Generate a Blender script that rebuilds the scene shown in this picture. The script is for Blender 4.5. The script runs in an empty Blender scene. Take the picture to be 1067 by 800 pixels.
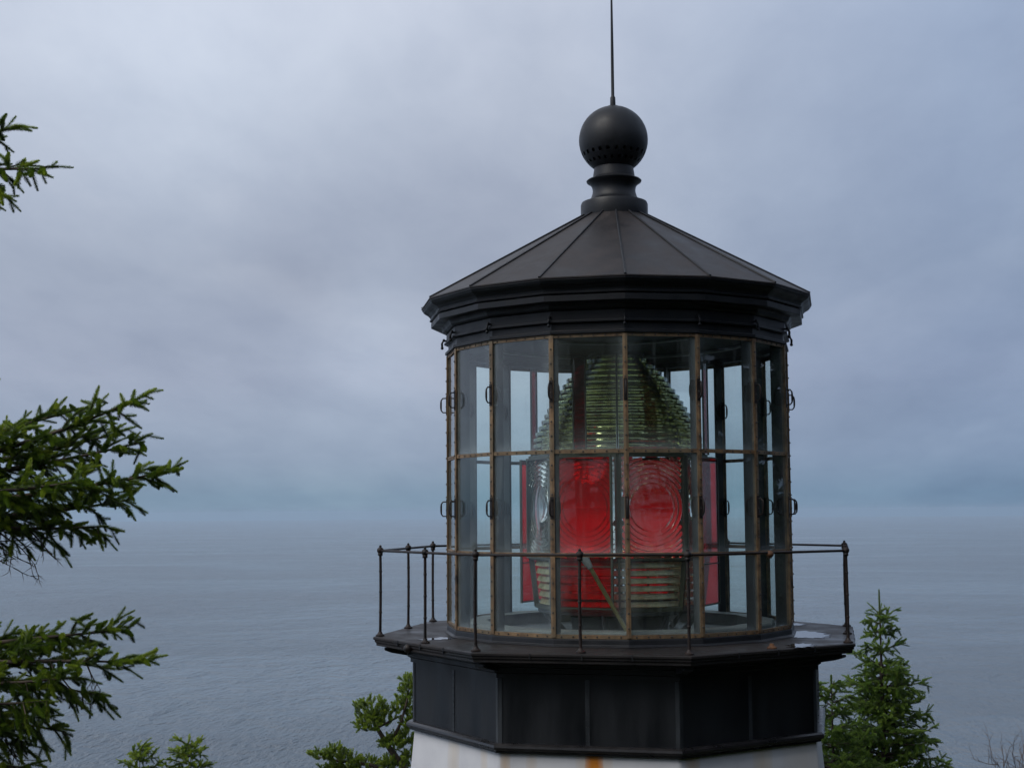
import bpy, bmesh, math, random
import numpy as np
from mathutils import Vector, Matrix
R_ = math.radians
sc = bpy.context.scene
col = sc.collection

# ------------------------------------------------------------------ camera
CAM = Vector((0.0, -14.8346, 0.9137)); FPX = 1449.47
YAW, PIT, ROL = 0.0754, 0.0919, 0.0066
f0 = Vector((-math.sin(YAW), math.cos(YAW), 0)); r0 = Vector((math.cos(YAW), math.sin(YAW), 0)); z0 = Vector((0, 0, 1))
FW = math.cos(PIT)*f0 + math.sin(PIT)*z0; U0 = -math.sin(PIT)*f0 + math.cos(PIT)*z0
RT = math.cos(ROL)*r0 - math.sin(ROL)*U0; UP = math.sin(ROL)*r0 + math.cos(ROL)*U0
cam = bpy.data.cameras.new('camera'); camo = bpy.data.objects.new('camera', cam); col.objects.link(camo)
M = Matrix((RT, UP, -FW)).transposed().to_4x4(); M.translation = CAM
camo.matrix_world = M
cam.sensor_width = 36; cam.lens = 36*FPX/1067; cam.clip_start = 0.1; cam.clip_end = 200000
sc.camera = camo
def at(px, py, d):
    """point seen at photo pixel px,py at depth d metres"""
    return CAM + (FW + RT*((px-533.5)/FPX) - UP*((py-400)/FPX))*d
def at_z(px, py, z):
    v = FW + RT*((px-533.5)/FPX) - UP*((py-400)/FPX)
    return CAM + v*((z-CAM.z)/v.z)
def pix(P):
    q = Vector(P)-CAM; d = q.dot(FW)
    if d < 0.2: return (-9999, -9999)
    return (533.5+FPX*q.dot(RT)/d, 400-FPX*q.dot(UP)/d)

# ------------------------------------------------------------------ world, sun, exposure
SUN_EL, SUN_AZ = 48, -132          # azimuth measured from camera-forward (+y) to the right
w = bpy.data.worlds.new('World'); sc.world = w; w.use_nodes = True
nt = w.node_tree; nt.nodes.clear(); N = nt.nodes.new; L = nt.links.new
out = N('ShaderNodeOutputWorld'); bg = N('ShaderNodeBackground'); L(bg.outputs[0], out.inputs[0])
bg.inputs[1].default_value = 0.1
sky = N('ShaderNodeTexSky'); sky.sky_type = 'NISHITA'; sky.sun_disc = False
sky.sun_elevation = R_(SUN_EL); sky.sun_rotation = R_(SUN_AZ)
tc = N('ShaderNodeTexCoord'); sep = N('ShaderNodeSeparateXYZ'); L(tc.outputs['Generated'], sep.inputs[0])
def mth(op, a, b=None, clamp=False):
    n = N('ShaderNodeMath'); n.operation = op; n.use_clamp = clamp
    for i, v in enumerate((a, b)):
        if v is None: continue
        if isinstance(v, (int, float)): n.inputs[i].default_value = v
        else: L(v, n.inputs[i])
    return n.outputs[0]
def ramp(fac, stops, interp='LINEAR'):
    n = N('ShaderNodeValToRGB'); n.color_ramp.interpolation = interp
    e = n.color_ramp.elements
    while len(e) < len(stops): e.new(0.5)
    for k, (p, c) in enumerate(stops):
        e[k].position = p; e[k].color = (*c, 1)
    L(fac, n.inputs[0]); return n.outputs[0]
zc = mth('MAXIMUM', sep.outputs[2], 0.0)
# overcast deck: planar projection of the cloud base
den = mth('ADD', zc, 0.22)
cu = N('ShaderNodeCombineXYZ'); L(mth('DIVIDE', sep.outputs[0], den), cu.inputs[0]); L(mth('DIVIDE', sep.outputs[1], den), cu.inputs[1])
mp = N('ShaderNodeMapping'); mp.inputs['Location'].default_value = (3.1, 7.4, 0); mp.inputs['Scale'].default_value = (1.5, .85, 1)
L(cu.outputs[0], mp.inputs[0])
n1 = N('ShaderNodeTexNoise'); n1.inputs['Scale'].default_value = 1.3; n1.inputs['Detail'].default_value = 5; n1.inputs['Roughness'].default_value = .5
n1.inputs['Distortion'].default_value = .1
L(mp.outputs[0], n1.inputs['Vector'])
cl = ramp(n1.outputs[0], [(.30, (0.88, .895, .92)), (.52, (.985, .99, 1.0)), (.74, (1.11, 1.09, 1.07))], 'EASE')
def lin(r, g, b, k=1/.158): return tuple(k*(((c/255+.055)/1.055)**2.4 if c > 10 else c/3294) for c in (r, g, b))
grad = ramp(zc, [(0.0, lin(124, 148, 170)), (.012, lin(122, 147, 170)), (.04, lin(142, 158, 181)), (.095, lin(158, 168, 189)), (.17, lin(156, 166, 185)), (.27, lin(172, 181, 199)), (.37, lin(192, 200, 217)), (1.0, lin(206, 212, 224))])
mul = N('ShaderNodeMix'); mul.data_type = 'RGBA'; mul.blend_type = 'MULTIPLY'; mul.inputs[0].default_value = 1
L(grad, mul.inputs[6]); L(cl, mul.inputs[7])
# the deck is thinner to the left, denser and bluer to the right, with a few soft thick and thin patches
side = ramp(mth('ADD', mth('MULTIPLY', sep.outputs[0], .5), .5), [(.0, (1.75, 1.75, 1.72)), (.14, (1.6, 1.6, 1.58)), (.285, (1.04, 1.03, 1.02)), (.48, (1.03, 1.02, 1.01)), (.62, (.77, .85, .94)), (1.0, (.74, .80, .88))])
sk = None
def blend(a, b):
    n = N('ShaderNodeMix'); n.data_type = 'RGBA'; n.blend_type = 'MULTIPLY'; n.inputs[0].default_value = 1; L(a, n.inputs[6]); L(b, n.inputs[7]); return n.outputs[2]
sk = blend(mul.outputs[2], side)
for az, el, wd, gain in ((-10, 7.1, 3.6, .24), (-19, 16.8, 8, .30), (-4, 19, 9, .10), (-13, 9.4, 3.5, -.13), (-21.5, 8.5, 5, -.08), (-6, 10.8, 4.5, -.12), (4, 11, 6, .06), (12, 6, 6, -.06), (-14, 10.5, 4, -.05)):
    v = (math.sin(R_(az))*math.cos(R_(el)), math.cos(R_(az))*math.cos(R_(el)), math.sin(R_(el)))
    d = N('ShaderNodeVectorMath'); d.operation = 'DISTANCE'; L(tc.outputs['Generated'], d.inputs[0]); d.inputs[1].default_value = v
    wob = mth('MULTIPLY', mth('SUBTRACT', n1.outputs[0], .5), .12)
    k = mth('DIVIDE', mth('ADD', d.outputs['Value'], wob), R_(wd)); k = mth('POWER', 2.718, mth('MULTIPLY', mth('MULTIPLY', k, k), -1.0))
    c = N('ShaderNodeCombineXYZ'); f = mth('ADD', mth('MULTIPLY', k, gain), 1.0); L(f, c.inputs[0]); L(f, c.inputs[1]); L(mth('ADD', mth('MULTIPLY', k, gain*.85), 1.0), c.inputs[2])
    sk = blend(sk, c.outputs[0])
mx = N('ShaderNodeMix'); mx.data_type = 'RGBA'; mx.inputs[0].default_value = .97
L(sky.outputs[0], mx.inputs[6]); n2 = N('ShaderNodeTexNoise'); n2.inputs['Scale'].default_value = 4.5; n2.inputs['Detail'].default_value = 7; n2.inputs['Roughness'].default_value = .6; n2.inputs['Distortion'].default_value = .2
L(mp.outputs[0], n2.inputs['Vector'])
sk = blend(sk, ramp(n2.outputs[0], [(.34, (.95, .955, .965)), (.5, (1, 1, 1)), (.68, (1.05, 1.045, 1.035))]))
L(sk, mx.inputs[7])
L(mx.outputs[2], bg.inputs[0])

sl = bpy.data.lights.new('sun', 'SUN'); sl.energy = 1.15; sl.angle = R_(40); sl.color = (1, .96, .9)
so = bpy.data.objects.new('sun', sl); col.objects.link(so)
sd = Vector((math.sin(R_(SUN_AZ))*math.cos(R_(SUN_EL)), math.cos(R_(SUN_AZ))*math.cos(R_(SUN_EL)), math.sin(R_(SUN_EL))))
so.rotation_euler = sd.to_track_quat('Z', 'Y').to_euler()

sc.render.engine = 'CYCLES'
vs = sc.view_settings; vs.view_transform = 'Standard'; vs.look = 'None'; vs.gamma = 1; vs.use_curve_mapping = False; vs.exposure = 0.68
cy = sc.cycles
cy.max_bounces = 28; cy.transmission_bounces = 28; cy.transparent_max_bounces = 40; cy.glossy_bounces = 8; cy.diffuse_bounces = 3; cy.volume_bounces = 1
cy.use_denoising = True; cy.caustics_refractive = True; cy.caustics_reflective = False
cy.sample_clamp_indirect = 6

# ------------------------------------------------------------------ material helpers
class Mat:
    def __init__(s, name):
        s.m = bpy.data.materials.new(name); s.m.use_nodes = True
        s.t = s.m.node_tree; s.t.nodes.clear(); s.out = s.n('ShaderNodeOutputMaterial')
    def n(s, t, **kw):
        nd = s.t.nodes.new(t)
        for k, v in kw.items(): setattr(nd, k, v)
        return nd
    def l(s, a, b): s.t.links.new(a, b)
    def setv(s, sock, v):
        if isinstance(v, (int, float, tuple)): sock.default_value = (*v, 1) if isinstance(v, tuple) and len(v) == 3 and sock.type == 'RGBA' else v
        else: s.l(v, sock)
    def coord(s, kind='Object', scale=(1, 1, 1)):
        c = s.n('ShaderNodeTexCoord'); m = s.n('ShaderNodeMapping'); m.inputs['Scale'].default_value = scale
        s.l(c.outputs[kind], m.inputs[0]); return m.outputs[0]
    def noise(s, vec, scale, detail=4, rough=.55, dist=0):
        n = s.n('ShaderNodeTexNoise'); s.l(vec, n.inputs['Vector'])
        n.inputs['Scale'].default_value = scale; n.inputs['Detail'].default_value = detail; n.inputs['Roughness'].default_value = rough; n.inputs['Distortion'].default_value = dist
        return n.outputs[0]
    def ramp(s, fac, stops):
        n = s.n('ShaderNodeValToRGB'); e = n.color_ramp.elements
        while len(e) < len(stops): e.new(.5)
        for k, (p, c) in enumerate(stops):
            e[k].position = p; e[k].color = (*c, 1) if isinstance(c, tuple) else (c, c, c, 1)
        s.l(fac, n.inputs[0]); return n.outputs[0]
    def math(s, op, a, b=None, clamp=False):
        n = s.n('ShaderNodeMath'); n.operation = op; n.use_clamp = clamp
        for i, v in enumerate((a, b)):
            if v is not None: s.setv(n.inputs[i], v)
        return n.outputs[0]
    def mix(s, f, a, b, mode='MIX'):
        n = s.n('ShaderNodeMix'); n.data_type = 'RGBA'; n.blend_type = mode
        s.setv(n.inputs[0], f); s.setv(n.inputs[6], a); s.setv(n.inputs[7], b); return n.outputs[2]
    def bump(s, h, strength=.3, dist=.01):
        b = s.n('ShaderNodeBump'); b.inputs['Strength'].default_value = strength; b.inputs['Distance'].default_value = dist
        s.l(h, b.inputs['Height']); return b.outputs[0]
    def principled(s, base, rough=.5, metal=0, spec=.5, normal=None, **kw):
        p = s.n('ShaderNodeBsdfPrincipled')
        s.setv(p.inputs['Base Color'], base); s.setv(p.inputs['Roughness'], rough); s.setv(p.inputs['Metallic'], metal)
        p.inputs['Specular IOR Level'].default_value = spec
        for k, v in kw.items(): s.setv(p.inputs[k.replace('_', ' ')], v)
        if normal is not None: s.l(normal, p.inputs['Normal'])
        return p
    def done(s, shader):
        s.l(shader.outputs[0] if hasattr(shader, 'outputs') else shader, s.out.inputs[0]); return s.m

def paint(name, c1, c2, rough=(.35, .6), scale=3.0, streak=False, bump=.15, spec=.5):
    m = Mat(name); v = m.coord('Object', (1, 1, .18) if streak else (1, 1, 1))
    n = m.noise(v, scale, 6, .62); f = m.noise(m.coord('Object'), 55, 3, .6)
    c = m.ramp(n, [(.33, c1), (.68, c2)])
    r = m.ramp(n, [(.3, rough[0]), (.7, rough[1])])
    h = m.math('ADD', m.math('MULTIPLY', f, .4), n)
    return m.done(m.principled(c, r, spec=spec, normal=m.bump(h, bump, .006)))

MT = {}
MT['black_paint'] = paint('black_paint', (.006, .007, .009), (.013, .014, .017), (.34, .6), 5, spec=.30)
MT['band_paint'] = paint('band_paint', (.004, .005, .007), (.017, .019, .022), (.34, .62), 3.6, True, bump=.3, spec=.34)
MT['moulding_paint'] = paint('moulding_paint', (.008, .008, .009), (.020, .018, .019), (.22, .40), 6)
MT['inner_paint'] = paint('inner_paint', (.014, .016, .019), (.026, .029, .033), (.45, .65), 4)
MT['iron'] = paint('iron', (.005, .005, .005), (.024, .013, .010), (.4, .7), 14, spec=.35)
MT['dark_brass'] = paint('dark_brass', (.030, .032, .024), (.055, .055, .035), (.4, .6), 12)
MT['rivet'] = paint('rivet', (.020, .016, .013), (.07, .06, .05), (.4, .6), 30)
MT['steel'] = paint('steel', (.25, .26, .27), (.4, .42, .44), (.3, .5), 9)
MT['pole_paint'] = paint('pole_paint', (.10, .085, .03), (.19, .16, .06), (.3, .5), 14)
MT['strap_paint'] = paint('strap_paint', (.008, .010, .012), (.055, .062, .070), (.4, .6), 7, True, spec=.4)
MT['rust'] = paint('rust', (.05, .02, .01), (.14, .06, .02), (.7, .9), 20)
MT['white_inner'] = paint('white_inner', (.09, .095, .09), (.15, .15, .14), (.5, .7), 6)

def roof_mat():
    m = Mat('roof_paint'); v = m.coord('Object'); n = m.noise(v, 2.6, 7, .65, .6); st = m.noise(m.coord('Object', (1, 1, 1)), 9, 5, .6, 1.2)
    c = m.ramp(m.math('ADD', m.math('MULTIPLY', n, .7), m.math('MULTIPLY', st, .3)), [(.36, (.009, .008, .0085)), (.50, (.019, .0155, .015)), (.66, (.034, .027, .025))])
    return m.done(m.principled(c, m.ramp(n, [(.3, .40), (.7, .6)]), spec=.32, normal=m.bump(m.math('ADD', n, m.math('MULTIPLY', m.noise(v, 40, 3), .2)), .2, .012)))
MT['roof'] = roof_mat()

def brass_mat():
    m = Mat('aged_brass'); v = m.coord('Object'); n = m.noise(v, 7, 7, .7); g = m.noise(v, 2.1, 4, .6)
    c = m.ramp(n, [(.32, (.040, .026, .017)), (.47, (.165, .100, .052)), (.7, (.32, .205, .105))])
    c = m.mix(m.ramp(g, [(.44, 0.0), (.66, .75)]), c, (.13, .11, .07))
    return m.done(m.principled(c, m.ramp(n, [(.3, .65), (.7, .45)]), .25, normal=m.bump(n, .35, .004)))
MT['brass'] = brass_mat()

def deck_mat():
    m = Mat('wet_deck'); v = m.coord('Object'); n = m.noise(v, 1.5, 5, .6); f = m.noise(v, 30, 3, .6)
    vo = m.n('ShaderNodeTexVoronoi'); vo.inputs['Scale'].default_value = 34; vo.inputs['Randomness'].default_value = .15; m.l(v, vo.inputs['Vector'])
    c = m.ramp(m.math('ADD', m.math('MULTIPLY', n, .75), m.math('MULTIPLY', f, .25)), [(.36, (.009, .009, .010)), (.62, (.024, .020, .019))])
    r = m.ramp(n, [(.36, .3), (.56, .6)])
    return m.done(m.principled(c, r, spec=.22, normal=m.bump(m.math('ADD', m.math('MULTIPLY', vo.outputs[0], .8), m.math('MULTIPLY', f, .4)), .35, .006)))
MT['deck'] = deck_mat()

def puddle_mat():
    m = Mat('puddle_water'); n = m.noise(m.coord('Object'), 9, 2)
    return m.done(m.principled((.012, .012, .013), .02, spec=.9, normal=m.bump(n, .02, .004)))
MT['puddle'] = puddle_mat()

def white_mat():
    m = Mat('white_tower_paint'); v = m.coord('Object')
    n = m.noise(v, 2.0, 6, .6); s = m.noise(m.coord('Object', (1, 1, .12)), 6, 5, .6)
    c = m.ramp(n, [(.3, (.53, .53, .55)), (.7, (.64, .64, .65))])
    sp = m.n('ShaderNodeSeparateXYZ'); m.l(m.n('ShaderNodeTexCoord').outputs['Object'], sp.inputs[0])
    wob = m.math('MULTIPLY', m.math('SUBTRACT', m.noise(m.coord('Object', (1, 1, .5)), 7, 3), .5), .05)
    x = m.math('ADD', sp.outputs[0], wob)
    front = m.math('LESS_THAN', sp.outputs[1], 0)
    for x0, wd, st, cc in ((-.245, .17, .45, (.55, .33, .10)), (-.245, .085, 1.5, (.52, .17, .004)), (-1.06, .05, .5, (.5, .28, .06)), (-1.28, .04, .30, (.55, .36, .12)), (.63, .075, .55, (.5, .28, .06)), (1.30, .10, .38, (.55, .37, .13)), (-.82, .05, .3, (.5, .3, .08)), (1.72, .22, .22, (.55, .42, .2)), (-1.62, .07, .3, (.5, .33, .1))):
        d = m.math('ABSOLUTE', m.math('SUBTRACT', x, x0))
        k = m.math('SUBTRACT', 1.0, m.math('DIVIDE', d, wd), True)
        k = m.math('POWER', k, .45)
        fade = m.math('ADD', m.ramp(s, [(.3, .7), (.7, 1.0)]), 0.0)
        k = m.math('MULTIPLY', m.math('MULTIPLY', k, fade), m.math('MULTIPLY', front, st), True)
        c = m.mix(k, c, cc)
    return m.done(m.principled(c, .55, normal=m.bump(n, .1, .01)))
MT['white'] = white_mat()

def schlick(m):
    g = m.n('ShaderNodeNewGeometry'); d = m.n('ShaderNodeVectorMath'); d.operation = 'DOT_PRODUCT'
    m.l(g.outputs['Incoming'], d.inputs[0]); m.l(g.outputs['True Normal'], d.inputs[1])
    c = m.math('SUBTRACT', 1.0, m.math('ABSOLUTE', d.outputs['Value']), True)
    return m.math('ADD', m.math('MULTIPLY', m.math('POWER', c, 5.0), .958), .042)

def glass_mat():
    m = Mat('lantern_glass')
    fr = schlick(m)
    tr = m.n('ShaderNodeBsdfTransparent'); tr.inputs[0].default_value = (.962, 1.0, .985, 1)
    gl = m.n('ShaderNodeBsdfGlossy'); gl.inputs['Roughness'].default_value = 0.0; gl.inputs[0].default_value = (1, 1, 1, 1)
    mix = m.n('ShaderNodeMixShader'); m.l(m.math('MULTIPLY', fr, .95, True), mix.inputs[0]); m.l(tr.outputs[0], mix.inputs[1]); m.l(gl.outputs[0], mix.inputs[2])
    # grime gathering along the pane edges (uv = 0..1 over the pane)
    uv = m.n('ShaderNodeUVMap'); sp = m.n('ShaderNodeSeparateXYZ'); m.l(uv.outputs[0], sp.inputs[0])
    u = m.math('MINIMUM', sp.outputs[0], m.math('SUBTRACT', 1.0, sp.outputs[0])); v = m.math('MINIMUM', m.math('MULTIPLY', sp.outputs[1], 1.0), m.math('SUBTRACT', 1.35, sp.outputs[1]))
    e = m.math('MINIMUM', m.math('MULTIPLY', u, 1.0), v)
    g = m.ramp(m.math('ADD', e, m.math('MULTIPLY', m.math('SUBTRACT', m.noise(m.coord('Object'), 6, 5, .65), .5), .12)), [(0.0, .11), (.08, .030), (.24, .003)])
    spk = m.math('ADD', m.ramp(m.noise(m.coord('Object'), 42, 2, .5), [(.70, 0.0), (.78, .10)]), m.ramp(m.noise(m.coord('Object', (1, 1, .07)), 17, 3, .6), [(.58, 0.0), (.78, .05)]))
    df = m.n('ShaderNodeBsdfDiffuse'); df.inputs[0].default_value = (.55, .62, .64, 1)
    mix2 = m.n('ShaderNodeMixShader'); m.l(m.math('ADD', g, spk, True), mix2.inputs[0]); m.l(mix.outputs[0], mix2.inputs[1]); m.l(df.outputs[0], mix2.inputs[2])
    return m.done(mix2)
MT['pane'] = glass_mat()

def red_mat(name, tint, dif):
    m = Mat(name)
    fr = schlick(m)
    tr = m.n('ShaderNodeBsdfTransparent'); tr.inputs[0].default_value = (*tint, 1)
    gl = m.n('ShaderNodeBsdfGlossy'); gl.inputs['Roughness'].default_value = .02
    mix = m.n('ShaderNodeMixShader'); m.l(fr, mix.inputs[0]); m.l(tr.outputs[0], mix.inputs[1]); m.l(gl.outputs[0], mix.inputs[2])
    df = m.n('ShaderNodeBsdfDiffuse'); df.inputs[0].default_value = (.7, .01, .05, 1)
    tl = m.n('ShaderNodeBsdfTranslucent'); tl.inputs[0].default_value = (.9, .005, .04, 1)
    m3 = m.n('ShaderNodeMixShader'); m3.inputs[0].default_value = .6; m.l(df.outputs[0], m3.inputs[1]); m.l(tl.outputs[0], m3.inputs[2])
    m2 = m.n('ShaderNodeMixShader'); m.l(m.ramp(m.noise(m.coord('Object'), 5, 6, .7), [(.35, dif*.7), (.75, dif*1.3)]), m2.inputs[0]); m.l(mix.outputs[0], m2.inputs[1]); m.l(m3.outputs[0], m2.inputs[2])
    return m.done(m2)
MT['red'] = red_mat('red_glass', (1.0, .001, .085), .04)
MT['red_dark'] = red_mat('dark_red_glass', (.42, .02, .07), .04)

def lens_glass(name, colr, dirt=.12, dcol=(.42, .40, .27)):
    m = Mat(name)
    p = m.principled(colr, .0, spec=.5, IOR=1.5, Transmission_Weight=1.0)
    df = m.n('ShaderNodeBsdfDiffuse'); df.inputs[0].default_value = (*dcol, 1)
    tl = m.n('ShaderNodeBsdfTranslucent'); tl.inputs[0].default_value = (*dcol, 1)
    m3 = m.n('ShaderNodeMixShader'); m3.inputs[0].default_value = .5; m.l(df.outputs[0], m3.inputs[1]); m.l(tl.outputs[0], m3.inputs[2])
    mix = m.n('ShaderNodeMixShader'); m.l(m.ramp(m.noise(m.coord('Object'), 9, 5, .6), [(.35, dirt*.6), (.7, dirt*1.5)]), mix.inputs[0]); m.l(p.outputs[0], mix.inputs[1]); m.l(m3.outputs[0], mix.inputs[2])
    return m.done(mix)
MT['prism'] = lens_glass('prism_glass', (.84, .86, .46), .11, (.36, .34, .12))
MT['lower_prism'] = lens_glass('lower_prism_glass', (.9, .9, .72), .62, (.62, .58, .38))
MT['belt_prism'] = lens_glass('belt_prism_glass', (.97, .99, .95), .03, (.5, .5, .4))
MT['bullseye'] = lens_glass('bullseye_glass', (.99, 1.0, .985), .01)

def sea_mat():
    m = Mat('sea_water'); g = m.n('ShaderNodeNewGeometry')
    def mp(sx, sy, rot=0):
        k = m.n('ShaderNodeMapping'); k.inputs['Scale'].default_value = (sx, sy, 1); k.inputs['Rotation'].default_value = (0, 0, R_(rot)); m.l(g.outputs['Position'], k.inputs[0]); return k.outputs[0]
    a = m.noise(mp(.060, .042, 10), 1, 6, .62, .6)     # swell
    b = m.noise(mp(.42, .12, -6), 1, 4, .65)           # chop
    c = m.noise(mp(.0030, .0050, 5), 1, 4, .6, .5)     # wind patches
    h = m.math('ADD', m.math('MULTIPLY', a, 12.0), m.math('MULTIPLY', m.math('MULTIPLY', b, 14.0), m.math('SUBTRACT', c, .12)))
    rg = m.ramp(c, [(.35, .05), (.65, .14)])
    return m.done(m.principled((.122, .139, .156), rg, spec=1.0, IOR=1.40, normal=m.bump(h, 1.0, 1.0)))
MT['sea'] = sea_mat()

def ground_mat():
    m = Mat('headland_ground'); v = m.coord('Object'); n = m.noise(v, .5, 6, .6); f = m.noise(v, 6, 5, .7)
    c = m.ramp(m.math('ADD', m.math('MULTIPLY', n, .6), m.math('MULTIPLY', f, .4)), [(.35, (.012, .016, .007)), (.55, (.022, .030, .010)), (.7, (.036, .028, .016))])
    return m.done(m.principled(c, .9, normal=m.bump(f, .8, .1)))
MT['ground'] = ground_mat()

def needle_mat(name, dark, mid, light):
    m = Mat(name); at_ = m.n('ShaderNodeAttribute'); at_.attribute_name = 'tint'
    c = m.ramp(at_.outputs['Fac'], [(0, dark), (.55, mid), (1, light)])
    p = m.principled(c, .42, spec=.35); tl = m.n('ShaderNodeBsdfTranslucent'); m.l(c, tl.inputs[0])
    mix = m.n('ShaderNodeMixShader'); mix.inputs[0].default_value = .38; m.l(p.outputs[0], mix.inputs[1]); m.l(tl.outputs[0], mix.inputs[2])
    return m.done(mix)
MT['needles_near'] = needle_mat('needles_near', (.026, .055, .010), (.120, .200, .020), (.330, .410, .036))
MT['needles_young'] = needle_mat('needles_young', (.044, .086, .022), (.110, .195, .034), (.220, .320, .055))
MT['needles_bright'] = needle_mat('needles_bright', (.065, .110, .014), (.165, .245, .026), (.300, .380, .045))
MT['needles_dark'] = needle_mat('needles_dark', (.010, .022, .010), (.020, .042, .014), (.035, .062, .020))
MT['bark'] = paint('bark', (.028, .020, .014), (.085, .062, .045), (.8, .95), 18)
MT['bare_wood'] = paint('bare_wood', (.09, .07, .065), (.20, .165, .15), (.8, .95), 25)

# ------------------------------------------------------------------ mesh helpers
class MB:
    def __init__(s): s.v = []; s.f = []; s.mi = []; s.cur = 0
    def add(s, verts, faces):
        o = len(s.v); s.v += [tuple(p) for p in verts]; s.mi += [s.cur]*len(faces); s.f += [tuple(i+o for i in f) for f in faces]
    def frame_box(s, c, ax, ay, az, hx, hy, hz):
        c = Vector(c); P = []
        for i in (-1, 1):
            for j in (-1, 1):
                for k in (-1, 1): P.append(c+ax*(i*hx)+ay*(j*hy)+az*(k*hz))
        s.add(P, [(0, 1, 3, 2), (4, 6, 7, 5), (0, 4, 5, 1), (2, 3, 7, 6), (0, 2, 6, 4), (1, 5, 7, 3)])
    def lathe(s, prof, n, phi=0.0, closed=True, cap=False):
        """ring of n sides from a profile of (radius, z)"""
        V = []; F = []; m = len(prof)
        for k in range(n):
            t = phi+2*math.pi*k/n; a, b = math.sin(t), -math.cos(t)
            V += [(r*a, r*b, z) for r, z in prof]
        for k in range(n):
            q = (k+1) % n
            for i in range(m if closed else m-1):
                j = (i+1) % m
                F.append((k*m+i, q*m+i, q*m+j, k*m+j))
        if cap:
            F.append(tuple(k*m for k in reversed(range(n)))); F.append(tuple(k*m+m-1 for k in range(n)))
        s.add(V, F)
    def arc(s, prof, t0, t1, n, cap=True):
        V = []; F = []; m = len(prof)
        for k in range(n+1):
            t = t0+(t1-t0)*k/n; a, b = math.sin(t), -math.cos(t)
            V += [(r*a, r*b, z) for r, z in prof]
        for k in range(n):
            for i in range(m):
                j = (i+1) % m; F.append((k*m+i, (k+1)*m+i, (k+1)*m+j, k*m+j))
        if cap: F.append(tuple(reversed(range(m)))); F.append(tuple(n*m+i for i in range(m)))
        s.add(V, F)
    def tube(s, pts, rad, n=8, cap=True, loop=False):
        pts = [Vector(p) for p in pts]; m = len(pts)
        if not hasattr(rad, '__len__'): rad = [rad]*m
        V = []; F = []; prev = None
        for i, p in enumerate(pts):
            a = pts[(i-1) % m] if (loop or i > 0) else p; b = pts[(i+1) % m] if (loop or i < m-1) else p
            d = (b-a).normalized()
            if prev is None: u = d.orthogonal().normalized()
            else:
                u = prev-d*prev.dot(d); u = u.normalized() if u.length > 1e-6 else d.orthogonal().normalized()
            prev = u; w_ = d.cross(u)
            for k in range(n):
                t = 2*math.pi*k/n; V.append(p+(u*math.cos(t)+w_*math.sin(t))*rad[i])
        for i in range(m if loop else m-1):
            j = (i+1) % m
            for k in range(n):
                q = (k+1) % n; F.append((i*n+k, i*n+q, j*n+q, j*n+k))
        if cap and not loop: F.append(tuple(reversed(range(n)))); F.append(tuple((m-1)*n+k for k in range(n)))
        s.add(V, F)
    def ball(s, c, r, nu=10, nv=7, sz=1.0):
        c = Vector(c); V = [c+Vector((0, 0, -r*sz))]; F = []
        for j in range(1, nv):
            e = -math.pi/2+math.pi*j/nv
            V += [c+Vector((r*math.cos(e)*math.cos(2*math.pi*i/nu), r*math.cos(e)*math.sin(2*math.pi*i/nu), r*sz*math.sin(e))) for i in range(nu)]
        V.append(c+Vector((0, 0, r*sz)))
        for i in range(nu):
            F.append((0, 1+(i+1) % nu, 1+i)); F.append((len(V)-1, 1+(nv-2)*nu+i, 1+(nv-2)*nu+(i+1) % nu))
            for j in range(nv-2): F.append((1+j*nu+i, 1+j*nu+(i+1) % nu, 1+(j+1)*nu+(i+1) % nu, 1+(j+1)*nu+i))
        s.add(V, F)
    def build(s, name, mat, parent=None, smooth=False, bevel=0, angle=None):
        me = bpy.data.meshes.new(name); me.from_pydata(s.v, [], s.f); me.update(); me.polygons.foreach_set('material_index', s.mi)
        bm = bmesh.new(); bm.from_mesh(me); bmesh.ops.recalc_face_normals(bm, faces=bm.faces); bm.to_mesh(me); bm.free()
        for q in mat.split('+'): me.materials.append(MT[q])
        o = bpy.data.objects.new(name, me); col.objects.link(o)
        if parent: o.parent = parent
        if smooth: me.polygons.foreach_set('use_smooth', [True]*len(me.polygons))
        if angle: me.set_sharp_from_angle(angle=R_(angle))
        if bevel:
            b = o.modifiers.new('bevel', 'BEVEL'); b.width = bevel; b.segments = 2; b.limit_method = 'ANGLE'; b.angle_limit = R_(25)
        return o
def empty(name, loc=(0, 0, 0)):
    o = bpy.data.objects.new(name, None); o.location = loc; o.empty_display_size = .3; col.objects.link(o); return o
def tag(o, label=None, cat=None, group=None, kind=None):
    if label: o['label'] = label
    if cat: o['category'] = cat
    if group: o['group'] = group
    if kind: o['kind'] = kind
    return o
def frame16(t):
    return Vector((math.sin(t), -math.cos(t), 0)), Vector((math.cos(t), math.sin(t), 0))
Z = Vector((0, 0, 1))

# ------------------------------------------------------------------ sea and headland
SEA_Z = -66.0
mb = MB(); rr = [20, 120, 300, 700, 1500, 3500, 7500, 14800]; nn = 96; V = [(0, 0, SEA_Z)]; F = []
for r in rr: V += [(r*math.cos(2*math.pi*k/nn), r*math.sin(2*math.pi*k/nn), SEA_Z) for k in range(nn)]
for k in range(nn): F.append((0, 1+k, 1+(k+1) % nn))
for i in range(len(rr)-1):
    for k in range(nn): F.append((1+i*nn+k, 1+(i+1)*nn+k, 1+(i+1)*nn+(k+1) % nn, 1+i*nn+(k+1) % nn))
mb.add(V, F); tag(mb.build('sea', 'sea'), kind='structure')

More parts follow.
